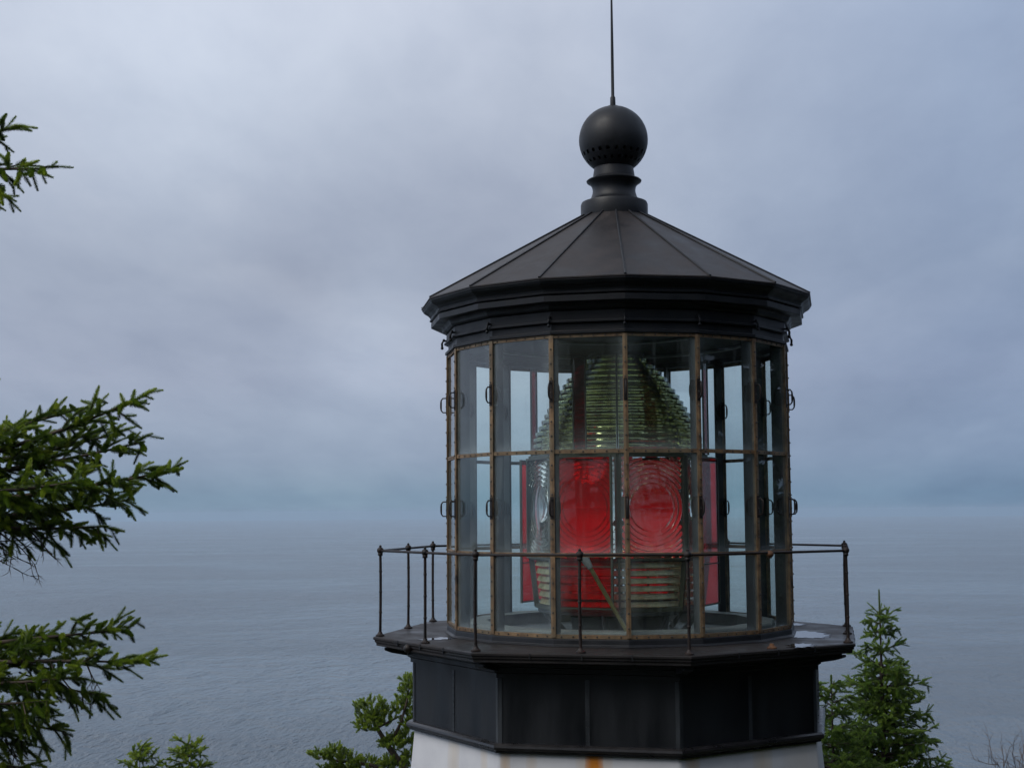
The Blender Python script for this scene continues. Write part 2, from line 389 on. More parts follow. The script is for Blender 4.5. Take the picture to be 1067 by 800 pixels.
def sst(a, b, x): t = min(1, max(0, (x-a)/(b-a))); return t*t*(3-2*t)
def ground_h(x, y):
    h = -8.3+sst(-4.5, -14, y)*7.6 + max(0, -y-14)*.38
    h += sst(6, 22, x)*3.0
    h -= sst(-4, -12, x)*sst(-20, -8, y)*1.5
    e = max(y-17, (-x-13)*.9 if y > -14 else (-x-13-(-y-14)*.9), x-48)
    h += .5*math.sin(x*.31+1)*math.cos(y*.27)*sst(5, 12, math.hypot(x, y))*sst(2.0, 5, math.hypot(x-CAM.x, y-CAM.y))
    if e > 0: h -= e*2.1+e*e*.02
    return max(h, SEA_Z-4)
mb = MB(); g = 70; xs = [-70+140*i/g for i in range(g+1)]; ys = [-80+130*i/g for i in range(g+1)]
V = [(x, y, ground_h(x, y)) for y in ys for x in xs]
F = [(j*(g+1)+i, j*(g+1)+i+1, (j+1)*(g+1)+i+1, (j+1)*(g+1)+i) for j in range(g) for i in range(g)]
mb.add(V, F); tag(mb.build('headland', 'ground', smooth=True), kind='structure')

# sea haze: closed box of even pale air round camera and scene
hz = Mat('sea_haze'); pv = hz.n('ShaderNodeVolumePrincipled'); pv.inputs['Color'].default_value = (.56, .69, .82, 1); pv.inputs['Density'].default_value = 9.5e-5; pv.inputs['Anisotropy'].default_value = .2
hz.l(pv.outputs[0], hz.out.inputs['Volume']); MT['haze'] = hz.m
mb = MB(); mb.frame_box((0, 0, (SEA_Z-5+19)/2), Vector((1, 0, 0)), Vector((0, 1, 0)), Z, 15200, 15200, (19-(SEA_Z-5))/2)
tag(mb.build('haze', 'haze'), kind='stuff')

# ------------------------------------------------------------------ lighthouse
P16 = 0.045; P8 = P16+R_(11.25); RG = 1.80
ZT, ZM1, ZM2, ZB, ZD = 2.576, 1.480, 0.512, -0.2405, -0.335
LH = empty('lighthouse', (0, 0, -8.3)); LH.location = (0, 0, 0)
tag(LH, 'white octagonal lighthouse with black gallery, glazed lantern room and conical roof', 'lighthouse')
C8 = math.cos(math.pi/8)

mb = MB(); mb.lathe([(2.165, -1.27), (2.26, -2.2), (2.95, -8.6)], 8, P8, closed=False, cap=True); mb.build('tower_wall', 'white', LH, bevel=.02)
# parapet band below the gallery
mb = MB(); mb.lathe([(2.13, -.50), (2.175, -.50), (2.175, -1.205), (2.13, -1.205)], 8, P8)
band = mb.build('parapet_wall', 'band_paint', LH, bevel=.008)
mb = MB(); mb.lathe([(2.10, -1.19), (2.225, -1.19), (2.245, -1.205), (2.25, -1.225), (2.243, -1.245), (2.215, -1.258), (2.215, -1.275), (2.10, -1.275)], 8, P8)
mb.build('moulding', 'moulding_paint', band)
mb = MB(); mb.lathe([(2.10, -.452), (2.27, -.452), (2.27, -.49), (2.235, -.505), (2.235, -.545), (2.205, -.56), (2.205, -.60), (2.10, -.60)], 8, P8)
mb.build('moulding', 'band_paint', band)
for k in range(8):                                                    # vertical seam straps on corners and mid-faces
    mb = MB()
    t = P8+k*math.pi/4
    rd, tg = frame16(t)
    for sgn in (-1, 1):
        t2 = t+sgn*math.pi/8; r2, g2 = frame16(t2)
        c = rd*2.178+g2*(-sgn)*-.0; c = rd*2.178 + g2*(sgn*.018)
        mb.frame_box(c+Z*-.90, r2, g2, Z, .004, .018, .292)
    mb.build('seam_strap', 'strap_paint', band); mb = MB()
    t2 = t+math.pi/8; r2, g2 = frame16(t2)
    mb.frame_box(r2*(2.175*C8)+Z*-.90, r2, g2, Z, .005, .02, .292)
    for q in range(9):
        for s2 in (-1, 1): mb.ball(r2*(2.175*C8+.006)+g2*(s2*.012)+Z*(-1.15+q*.062), .005, 6, 4)
    mb.build('seam_strap', 'strap_paint', band)

# gallery deck
mb = MB(); mb.lathe([(1.60, ZD), (2.57, ZD), (2.587, ZD-.008), (2.587, ZD-.032), (2.572, ZD-.036), (2.572, ZD-.058), (2.555, ZD-.064), (2.555, ZD-.094), (2.45, ZD-.094), (2.45, ZD-.118), (1.60, ZD-.118)], 8, P8)
deck = mb.build('gallery_deck', 'deck', LH, bevel=.005)
for k in range(8):
    t2 = P8+k*math.pi/4+math.pi/8; r2, g2 = frame16(t2)
    for off in (-.45, .02, .47):                                      # plain seams of the fascia
        mb = MB(); mb.frame_box(r2*(2.587*C8-.004)+g2*off+Z*(ZD-.030), r2, g2, Z, .008, .005, .027); mb.build('fascia_strap', 'band_paint', deck)
def puddle(pts, seed):
    rnd = random.Random(seed); m = MB(); P = []
    for _ in range(2): pts = [q for i in range(len(pts)) for q in ((pts[i][0]*.75+pts[(i+1) % len(pts)][0]*.25, pts[i][1]*.75+pts[(i+1) % len(pts)][1]*.25), (pts[i][0]*.25+pts[(i+1) % len(pts)][0]*.75, pts[i][1]*.25+pts[(i+1) % len(pts)][1]*.75))]
    n = len(pts); W = [at_z(px, py, ZD+.004) for px, py in pts]
    for i in range(n):
        a, b = W[i], W[(i+1) % n]; d = b-a
        for j in range(5):
            q = a.lerp(b, j/5); k = d.cross(Z).normalized()*(rnd.uniform(-.008, .008)+.028*math.sin(len(P)*.55+seed)+.018*math.sin(len(P)*1.3+seed*2))
            P.append(q+k)
    c = sum(P, Vector())/len(P); m.add(P+[p+Vector((0, 0, -.003)) for p in P], [tuple(range(len(P)))]+[(i, (i+1) % len(P), len(P)+(i+1) % len(P), len(P)+i) for i in range(len(P))])
    return m.build('puddle', 'puddle', deck)
puddle([(822, 663.5), (846, 664.5), (864, 664), (862, 660), (848, 657.5), (826, 656.5)], 1)
puddle([(822, 674.5), (838, 674), (850, 671.8), (840, 670), (824, 670.4)], 2)
puddle([(824, 651.5), (836, 651.2), (839, 649.6), (824, 648.8)], 3)
puddle([(434, 667), (452, 666.2), (471, 665.4), (471, 663.3), (450, 664)], 4)
# drain pipe with round cap under the left fascia
pl = MB(); a = at(397, 669, 14.6); b = at(425, 675.5, 13.55)
pl.tube([a, b], .016, 8); pl.ball(b, .045, 10, 8); pl.ball(at(398.5, 669.5, 14.55), .024); pl.build('drain_pipe', 'iron', LH, True)
# square underside bracket blocks
for k in range(8):
    t2 = P8+k*math.pi/4; r2, g2 = frame16(t2); m = MB()
    m.add([r2*x+g2*y+Z*z for y in (-.05, .05) for x, z in ((2.24, -.453), (2.47, -.453), (2.47, -.475), (2.40, -.50), (2.24, -.53))],
          [(0, 1, 2, 3, 4), (9, 8, 7, 6, 5)]+[(i, 5+i, 5+(i+1) % 5, (i+1) % 5) for i in range(5)])
    m.build('bracket', 'band_paint', LH)

# railing: posts at corners and mid sides, one rusted off at its base
def post_xy(k):
    t = P8+k*math.pi/8
    r = 2.515 if k % 2 == 0 else 2.515*C8
    rd, _ = frame16(t); return rd*r
ZR = .530
rail = MB()
corner = [post_xy(k) for k in range(16)]
rail.tube([corner[k]+Z*ZR for k in range(0, 16, 2)], .0125, 8, loop=True)
RAILING = rail.build('rail', 'iron', LH, True)
lean = random.Random(5)
for k in range(16):
    c = corner[k]; rd = c.normalized(); m = MB()
    broken = (k == 1)
    m.lathe([(0, 0), (.046, 0), (.046, .012), (.03, .022), (.024, .03), (.018, .045), (0, .045)], 12, 0)
    m.v = [(x+c.x, y+c.y, z+ZD+.001) for x, y, z in m.v]
    if broken:
        m.build('post_base', 'rust', LH, True, angle=35)
        j = MB(); j.ball(c+Z*(ZR-.012), .038, 10, 8, .8); j.tube([c+Z*(ZR-.05), c+Z*(ZR-.02)], .018, 8); j.build('rail_joint', 'rust', RAILING, True); continue
    dx = Vector((lean.uniform(-1, 1), lean.uniform(-1, 1), 0))*.008
    pts = [c+Z*(ZD+.03)]; rad = [.0155]
    for q in range(1, 9): pts.append(c+dx*math.sin(q/8*math.pi)+Z*(ZD+.03+q/8*(ZR-ZD-.03))); rad.append(.014)
    m.tube(pts, rad, 8)
    for q in (.28, .52, .76): m.ball(c+dx*math.sin(q*math.pi)+Z*(ZD+q*(ZR-ZD)), .0182, 8, 5)
    po = m.build('post', 'iron', LH, True, angle=40)
    kn = MB(); kn.ball(c+Z*(ZR+.004), .036, 10, 8, .95); kn.tube([c+Z*(ZR-.05), c+Z*(ZR-.02)], .025, 8); kn.ball(c+Z*(ZR+.044), .014, 8, 6); kn.build('post_knob', 'iron', po, True)

# lantern curb and interior floor
mb = MB(); mb.lathe([(1.62, ZB-.022), (1.815, ZB-.022), (1.818, ZB-.035), (1.822, ZD+.02), (1.85, ZD+.003), (1.62, ZD+.003)], 16, P16); mb.build('lantern_curb', 'black_paint', LH, bevel=.004)
mb = MB(); mb.lathe([(0.0, -.33), (1.62, -.33), (1.62, -.40), (0, -.40)], 32, P16, closed=True); mb.build('lantern_floor', 'inner_paint', LH)
mb = MB(); mb.lathe([(1.40, -.21), (1.60, -.21), (1.615, -.225), (1.615, -.329), (1.40, -.329)], 16, P16); mb.build('inner_ledge', 'white_inner', LH, bevel=.004)

# glazing: rings of brass strip, mullions, panes, inner posts
def ring(z, h, name, out_=.012, inn=.012):
    m = MB(); m.lathe([(RG-inn, z-h), (RG+out_, z-h), (RG+out_, z+h), (RG-inn, z+h)], 16, P16)
    for k in range(16):
        t = P16+(k+.5)*math.pi/8; rd, tg = frame16(t); ap = (RG+out_)*math.cos(math.pi/16)
        for q in range(6):
            m.cur = 1; m.ball(rd*(ap+.001)+tg*((q-2.5)*.112)+Z*z, .009, 6, 4)
    return m.build(name, 'brass+rivet', LH)
ring(ZT, .016, 'glazing_bar'); ring(ZM1, .018, 'glazing_bar'); ring(ZM2, .019, 'glazing_bar'); ring(ZB, .018, 'glazing_bar')
def d_handle(base, rd, z, mbx, rev=1):
    h = .088; dpt = .058
    pts = [base+rd*(rev*x)+Z*(z+y) for x, y in ((0, h*.88), (dpt*.7, h*.86), (dpt, h*.6), (dpt*1.04, h*.25), (dpt*1.04, -h*.25), (dpt, -h*.6), (dpt*.7, -h*.86), (0, -h*.88))]
    mbx.tube(pts, [.007, .007, .008, .0105, .0105, .008, .007, .007], 8)
mull_src = None
for k in range(16):
    t = P16+k*math.pi/8; rd, tg = frame16(t); m = MB()
    # strip folded over the corner
    for sgn in (-1, 1):
        r2, g2 = frame16(t+sgn*math.pi/16)
        m.frame_box(rd*(RG+.0155)+g2*(sgn*.0105)+Z*((ZT+ZB)/2), r2, g2, Z, .0065, .0115, (ZT-ZB)/2+.008)
    m.frame_box(rd*(RG-.012)+Z*((ZT+ZB)/2), rd, tg, Z, .020, .010, (ZT-ZB)/2-.02)
    z = ZB+.08
    while z < ZT-.04:
        m.cur = 1; m.ball(rd*(RG+.0225)+Z*z, .0098, 6, 4); z += .1375
    mu = m.build('mullion', 'brass+rivet', LH)
    for zh in (2.055, .952):
        h = MB(); b0 = rd*(RG+.020)
        h.frame_box(b0+Z*zh, rd, tg, Z, .006, .017, .105)
        d_handle(b0, rd, zh, h, 1)
        b1 = rd*(RG-.036)+tg*(.03 if math.sin(t) < 0 else -.03)
        h.frame_box(b1+Z*zh+rd*.004, rd, tg, Z, .006, .02, .10)
        d_handle(b1, rd, zh, h, -1)
        h.build('grab_handle', 'iron', mu, True, angle=40)
    p = MB(); p.frame_box(rd*(RG-.080)+Z*((ZT+ZB)/2), rd, tg, Z, .055, .014, (ZT-ZB)/2+.03)
    p.build('lantern_post', 'inner_paint', LH, bevel=.003)
def pane(k, z0_, z1_):
    t = P16+(k+.5)*math.pi/8; rd, tg = frame16(t); ap = (RG-.002)*math.cos(math.pi/16); hw = (RG-.002)*math.sin(math.pi/16)-.012
    me = bpy.data.meshes.new('pane'); V = []; 
    for d in (0, -.007):
        for u, z in ((-hw, z0_), (hw, z0_), (hw, z1_), (-hw, z1_)): V.append(rd*(ap+d)+tg*u+Z*z)
    me.from_pydata([tuple(v) for v in V], [], [(0, 1, 2, 3), (7, 6, 5, 4), (0, 4, 5, 1), (1, 5, 6, 2), (2, 6, 7, 3), (3, 7, 4, 0)])
    uvl = me.uv_layers.new(name='UVMap'); UVV = [(0, 0), (1, 0), (1, 1), (0, 1)]*2
    for lp in me.loops: uvl.data[lp.index].uv = UVV[lp.vertex_index]
    me.materials.append(MT['pane']); o = bpy.data.objects.new('pane', me); col.objects.link(o); o.parent = LH
for k in range(16):
    for a, b in ((ZB+.018, ZM2-.019), (ZM2+.019, ZM1-.018), (ZM1+.018, ZT-.016)): pane(k, a, b)

# cornice
mb = MB(); mb.lathe([(1.66, 2.594), (1.835, 2.594), (1.835, 2.622), (1.80, 2.630), (1.80, 2.690), (1.825, 2.700), (1.845, 2.702), (1.845, 2.722), (1.82, 2.726), (1.82, 2.815), (1.66, 2.815)], 16, P16)
fr = mb.build('frieze', 'black_paint', LH, bevel=.003)
for k in range(16):
    t = P16+k*math.pi/8; rd, tg = frame16(t); m = MB()
    m.tube([rd*1.80+Z*2.752, rd*1.855+Z*2.748, rd*1.868+Z*2.72, rd*1.866+Z*2.675], [.010, .011, .013, .012], 8); m.ball(rd*1.866+Z*2.672, .017, 8, 6); m.ball(rd*1.848+Z*2.757, .015, 8, 6)
    m.build('clamp_bolt', 'black_paint', fr, True)
mb = MB(); mb.lathe([(1.66, 2.818), (1.84, 2.818), (1.862, 2.835), (1.868, 2.862), (1.885, 2.878), (1.975, 2.880), (1.985, 2.885), (1.985, 2.940), (1.97, 2.948), (2.0, 2.955), (2.003, 2.967), (1.99, 2.975), (1.995, 2.995), (2.018, 3.018), (2.048, 3.035), (2.066, 3.05), (2.075, 3.068), (2.082, 3.068), (2.082, 3.082), (1.66, 3.082)], 16, P16)
mb.build('cornice', 'black_paint', LH, bevel=.002)
# roof sheets and standing ribs
ZA = 4.078; RA = .345; ZE = 3.098; RE = 2.0905
mb = MB(); mb.lathe([(RE, ZE-.012), (RE, ZE), (RA, ZA), (RA-.03, ZA), (RE-.2, ZE-.013)], 16, P16)
roof = mb.build('roof', 'roof', LH)
for k in range(16):
    t = P16+k*math.pi/8; rd, tg = frame16(t); m = MB()
    a = rd*(RE-.004)+Z*(ZE+.004); b = rd*(RA+.01)+Z*(ZA+.002); m.tube([a, a.lerp(b, .5), b], [.0135, .012, .011], 6)
    m.build('roof_rib', 'black_paint', roof, True, angle=60)
# ceiling seen through the panes
mb = MB(); mb.lathe([(1.70, 2.60), (1.66, 2.64), (1.2, 2.80), (.6, 2.90), (.0, 2.93), (0, 2.96), (.6, 2.93), (1.2, 2.83), (1.68, 2.67)], 32, P16); ce = mb.build('ceiling', 'inner_paint', LH, True, angle=50)
for rr_, zz_ in ((.55, 2.885), (1.0, 2.826), (1.42, 2.705)):
    m = MB(); n = 64; m.tube([(rr_*math.sin(2*math.pi*i/n), rr_*math.cos(2*math.pi*i/n), zz_) for i in range(n)], .018, 6, loop=True); m.build('ceiling_ring', 'steel', ce, True)
mb = MB(); n = 64; mb.tube([(.9*math.sin(2*math.pi*i/n), .9*math.cos(2*math.pi*i/n), 2.80) for i in range(n)], .01, 6, loop=True)
# finial
mb = MB(); mb.lathe([(.0, 4.04), (.355, 4.04), (.362, 4.07), (.362, 4.205), (.352, 4.230), (.325, 4.238), (.285, 4.250), (.250, 4.285), (.235, 4.33), (.230, 4.365), (.237, 4.405), (.258, 4.437), (.293, 4.458), (.298, 4.470), (.285, 4.482), (.245, 4.500), (.226, 4.512), (.222, 4.55), (.21, 4.62), (.0, 4.62)], 48)
mb.build('finial_neck', 'black_paint', LH, True, angle=40)
bm = bmesh.new(); bmesh.ops.create_uvsphere(bm, u_segments=48, v_segments=24, radius=.374)
holes = []
bm.faces.ensure_lookup_table()
for rowz, off in ((-.155, 0), (-.205, 1.5), ): pass
bmesh.ops.rotate(bm, verts=bm.verts, cent=(0, 0, 0), matrix=Matrix.Rotation(.02, 3, 'Z'))
for f in list(bm.faces):
    c = f.calc_center_median(); e = math.degrees(math.asin(c.z/c.length)); a = (math.degrees(math.atan2(c.y, c.x))) % 360
    row = round((e+90)/7.5-.5)
    seg = round((a-1.15)/7.5-.5)
    if (row == 8 and seg % 2 == 0) or (row == 6 and seg % 2 == 1): holes.append(f)
pair = set(holes)
r1 = bmesh.ops.inset_individual(bm, faces=holes, thickness=.006, depth=0)
r2 = bmesh.ops.extrude_discrete_faces(bm, faces=holes)
for f in r2['faces']:
    n = f.calc_center_median().normalized()
    for v in f.verts: v.co -= n*.05
for v in bm.verts: v.co.z += 4.922
me = bpy.data.meshes.new('ventilator_ball'); bm.to_mesh(me); bm.free(); me.materials.append(MT['black_paint'])
me.polygons.foreach_set('use_smooth', [True]*len(me.polygons)); me.set_sharp_from_angle(angle=R_(35))
vb = bpy.data.objects.new('ventilator_ball', me); col.objects.link(vb); vb.parent = LH
mb = MB(); mb.lathe([(0, 5.275), (.07, 5.288), (.06, 5.30), (.03, 5.308), (.028, 5.395), (.02, 5.41), (.0175, 5.42), (.016, 5.9), (.010, 6.6), (.003, 7.1), (0, 7.1)], 12)
mb.build('lightning_rod', 'black_paint', LH, True, angle=40)
# slanted pole standing inside the front pane
mb = MB(); a = at(612, 586, 13.22); b = at(656, 662, 13.12)
mb.tube([a, b], .020, 10); br = mb.build('prop_pole', 'pole_paint', LH, True, angle=40)
mb = MB(); d = (a-b).normalized(); mb.tube([a-d*.06, a+d*.02, a+d*.075, a+d*.10], [.028, .04, .042, .02], 10); mb.build('pole_fitting', 'steel', br, True, angle=40)

# ------------------------------------------------------------------ lens inside the lantern
LN = empty('fresnel_lens', (0, 0, 0))
tag(LN, 'large beehive glass lens with red screens inside the lantern room', 'lighthouse lens')
NP = 8; A0 = R_(22.5)
BT, BB = 1.47, .44
AP = .865; HWP = AP*math.tan(math.pi/8)-.022
def lens_panel(k):
    t = A0+k*math.pi/4; rd, tg = frame16(t); zc_ = (BT+BB)/2; hh = (BT-BB)/2-.012
    def P(u, v, d): return rd*(AP+d)+tg*u+Z*(zc_+v)
    m = MB(); n = 28; rb = .235; V = [P(0, 0, .044)]; F = []; RS = [.06, .12, .18, .215, rb]
    for r in RS:
        d = .012+.032*(1-(r/rb)**2)
        V += [P(r*math.cos(2*math.pi*i/n), r*math.sin(2*math.pi*i/n), d) for i in range(n)]
    V += [P(rb*math.cos(2*math.pi*i/n), rb*math.sin(2*math.pi*i/n), 0) for i in range(n)]; V.append(P(0, 0, 0))
    for i in range(n):
        j = (i+1) % n; F.append((0, 1+i, 1+j))
        for q in range(len(RS)): F.append((1+q*n+i, 1+(q+1)*n+i, 1+(q+1)*n+j, 1+q*n+j))
        F.append((1+len(RS)*n+i, len(V)-1, 1+len(RS)*n+j))
    m.add(V, F); be = m.build('bullseye', 'bullseye', None, True, angle=45)
    # concentric prisms clipped to the panel
    m = MB(); r = .245
    while r < .62:
        w_ = .042 if r < .4 else .034
        ra, rb_ = r, r+w_; n = 96
        ok = []
        for i in range(n):
            a = 2*math.pi*(i+.5)/n; x, y = rb_*math.cos(a), rb_*math.sin(a); ok.append(abs(x) < HWP and abs(y) < hh)
        for i in range(n):
            if not ok[i]: continue
            a, b = 2*math.pi*i/n, 2*math.pi*(i+1)/n
            V = []
            for q in (a, b):
                for rr2, d in ((ra, .0), (rb_, .0), (rb_, .006), (ra, .006+w_*.5*(ra+rb_)/.87)): V.append(P(rr2*math.cos(q), rr2*math.sin(q), d))
            F = [(0, 4, 5, 1), (1, 5, 6, 2), (2, 6, 7, 3), (3, 7, 4, 0)]
            if not ok[i-1]: F.append((0, 1, 2, 3))
            if not ok[(i+1) % n]: F.append((4, 7, 6, 5))
            m.add(V, F)
        r += w_+.006
    lp = m.build('lens_panel', 'belt_prism', LN); 
    be.parent = lp
    fm = MB()
    for u in (-1, 1): fm.frame_box(P(u*(HWP+.012), 0, .01), rd, tg, Z, .032, .010, (BT-BB)/2)
    for v in (-1, 1): fm.frame_box(P(0, v*((BT-BB)/2), .01), rd, tg, Z, .035, HWP+.02, .010)
    fm.build('panel_frame', 'dark_brass', lp)
    return lp
for k in range(NP): lens_panel(k)
# dome prisms
prof = [(1.49, .90), (1.66, .895), (1.72, .865), (1.865, .79), (1.957, .747), (2.08, .67), (2.20, .588), (2.295, .525), (2.41, .42), (2.56, .28)]
def rad_at(z):
    for (a, ra), (b, rb) in zip(prof, prof[1:]):
        if a <= z <= b: return ra+(rb-ra)*(z-a)/(b-a)
    return prof[-1][1]
NPR = 16
zs = [1.515+(2.53-1.515)*i/NPR for i in range(NPR+1)]
for i in range(NPR):
    za, zb_ = zs[i], zs[i+1]; m = MB(); r1_ = rad_at(za); h = zb_-za
    tilt = i/NPR
    for k in range(8):
        t = A0+k*math.pi/4
        m.arc([(r1_-.002, za+h*.12), (r1_, za+h*.66), (r1_-.085, za+h*1.12), (r1_-.10, za+h*.55)], t-math.pi/8+.016, t+math.pi/8-.016, 8)
    m.build('prism_ring', 'prism', LN)
# lower prisms
zs2 = [-.045+(.425+.045)*i/6 for i in range(7)]
for i in range(6):
    za = zs2[i]; h = zs2[1]-zs2[0]; r1_ = .80+.055*i/6+.02; m = MB()
    for k in range(8):
        t = A0+k*math.pi/4
        m.arc([(r1_-.01, za+.004), (r1_+.022, za+h*.16), (r1_+.0, za+h*.80), (r1_-.075, za+h*.70), (r1_-.08, za+h*.2)], t-math.pi/8+.014, t+math.pi/8-.014, 8)
    m.build('prism_ring', 'lower_prism', LN)
# brass ribs of the lens body
for k in range(8):
    t = A0+(k+.5)*math.pi/4; rd, tg = frame16(t); m = MB()
    pts = [(.87, -.07), (.925, .42), (.93, .95), (.925, 1.48)]+[(rad_at(z)-.05, z) for z in (1.53, 1.7, 1.86, 2.01, 2.12, 2.22, 2.32, 2.42, 2.55)]
    for (ra, za), (rb, zb_) in zip(pts, pts[1:]):
        a = rd*ra+Z*za; b = rd*rb+Z*zb_; d = (b-a); n_ = d.cross(tg).normalized()
        m.frame_box((a+b)/2-n_*.0, n_, tg, d.normalized(), .028, .010, d.length/2+.004)
    m.build('lens_rib', 'dark_brass', LN)
for zz, r_o, hh in ((1.492, .95, .016), (.425, .945, .014), (-.065, .89, .022)):
    m = MB(); m.lathe([(r_o-.10, zz-hh), (r_o, zz-hh), (r_o, zz+hh), (r_o-.10, zz+hh)], 8, A0+math.pi/8); m.build('lens_hoop', 'dark_brass', LN, bevel=.003)
m = MB(); m.lathe([(0, 2.55), (.30, 2.55), (.30, 2.585), (0, 2.60)], 24); m.build('lens_cap', 'dark_brass', LN)
# pedestal
m = MB(); m.lathe([(0, -.088), (.86, -.088), (.86, -.12), (.62, -.14), (.52, -.17), (.50, -.33), (0, -.33)], 32); m.build('pedestal', 'inner_paint', LN, True, angle=40)
m = MB()
for k in range(8):
    t = A0+k*math.pi/4+.2; rd, tg = frame16(t); m.tube([rd*.83+Z*-.10, rd*.78+Z*-.20, rd*.66+Z*-.325], [.03, .024, .03], 8)
m.build('pedestal_strut', 'inner_paint', LN, True)
# lamp on its stand
m = MB(); m.lathe([(0, -.08), (.10, -.08), (.10, -.05), (.035, .0), (.03, .70), (.06, .74), (.06, .82), (0, .82)], 16); m.build('lamp_stand', 'dark_brass', LN, True, angle=40)
m = MB(); m.ball((0, 0, .93), .075, 14, 10, 1.4); m.build('lamp_bulb', 'bullseye', LN, True)
# red screens before every second panel
for k in range(4):
    t = -A0+k*math.pi/2; rd, tg = frame16(t); RS_ = .985; hw = .325; zt, zb_ = 1.455, -.03
    m = MB(); m.frame_box(rd*RS_+Z*((zt+zb_)/2), rd, tg, Z, .003, hw, (zt-zb_)/2); rs = m.build('red_screen', 'red', LN)
    fm = MB()
    for u in (-1, 1): fm.frame_box(rd*RS_+tg*(u*(hw+.008))+Z*((zt+zb_)/2), rd, tg, Z, .011, .010, (zt-zb_)/2+.016)
    for zz in (zt+.008, zb_-.008): fm.frame_box(rd*RS_+Z*zz, rd, tg, Z, .010, hw, .008)
    fm.frame_box(rd*RS_+Z*.375, rd, tg, Z, .009, hw, .006)
    fm.build('screen_frame', 'dark_brass', rs)
    m = MB(); m.frame_box(rd*RS_+tg*-.0+Z*((1.50+2.46)/2), rd, tg, Z, .003, .062, (2.46-1.50)/2); st = m.build('red_strip', 'red_dark', LN)
    fm = MB()
    for u in (-1, 1): fm.frame_box(rd*RS_+tg*(u*.068)+Z*((1.50+2.46)/2), rd, tg, Z, .009, .006, (2.46-1.50)/2+.01)
    fm.build('strip_frame', 'dark_brass', st)

# ------------------------------------------------------------------ conifers
def needle_mesh(name, shoots, mat, parent, per_m, nl, nw):
    """one mesh of needles; every shoot is (base, direction, length, tint)"""
    VV = []; tt = []
    rg = np.random.default_rng(len(shoots)*7+3)
    for p, d, ln, tint in shoots:
        m = max(10, int(ln*per_m)); d = np.array(d.normalized()); p = np.array(p)
        u = np.cross(d, [.3, .2, 1.0]); u /= np.linalg.norm(u)+1e-9; v = np.cross(d, u)
        s = (np.arange(m)+rg.random(m))/m; a = np.arange(m)*2.39996+rg.random(m)*.5
        ang = np.radians(68-34*s**2+rg.normal(0, 7, m)); L_ = nl*(1-.35*s**3)*rg.uniform(.8, 1.15, m)*np.minimum(1, .55+s*3)
        rad = np.cos(a)[:, None]*u+np.sin(a)[:, None]*v
        b = p+d*(s*ln)[:, None]; tip = b+rad*(np.sin(ang)*L_)[:, None]+d*(np.cos(ang)*L_)[:, None]
        side = np.cross(rad, d)*(nw/2)
        VV.append(np.stack([b-side*.7, b+side*.7, tip+side*.55, tip-side*.55], 1).reshape(-1, 3)); tt.append(np.clip(tint+rg.normal(0, .10, m), 0, 1))
    V = np.concatenate(VV).astype(np.float32); T = np.concatenate(tt).astype(np.float32); n = len(T)
    me = bpy.data.meshes.new(name); me.vertices.add(n*4); me.vertices.foreach_set('co', V.ravel()); me.loops.add(n*4); me.loops.foreach_set('vertex_index', np.arange(n*4, dtype=np.int32))
    me.polygons.add(n); me.polygons.foreach_set('loop_start', np.arange(0, n*4, 4, dtype=np.int32)); me.polygons.foreach_set('loop_total', np.full(n, 4, dtype=np.int32)); me.update(calc_edges=True)
    at_ = me.attributes.new('tint', 'FLOAT', 'FACE'); at_.data.foreach_set('value', T)
    me.materials.append(MT[mat]); o = bpy.data.objects.new(name, me); col.objects.link(o); o.parent = parent; return o

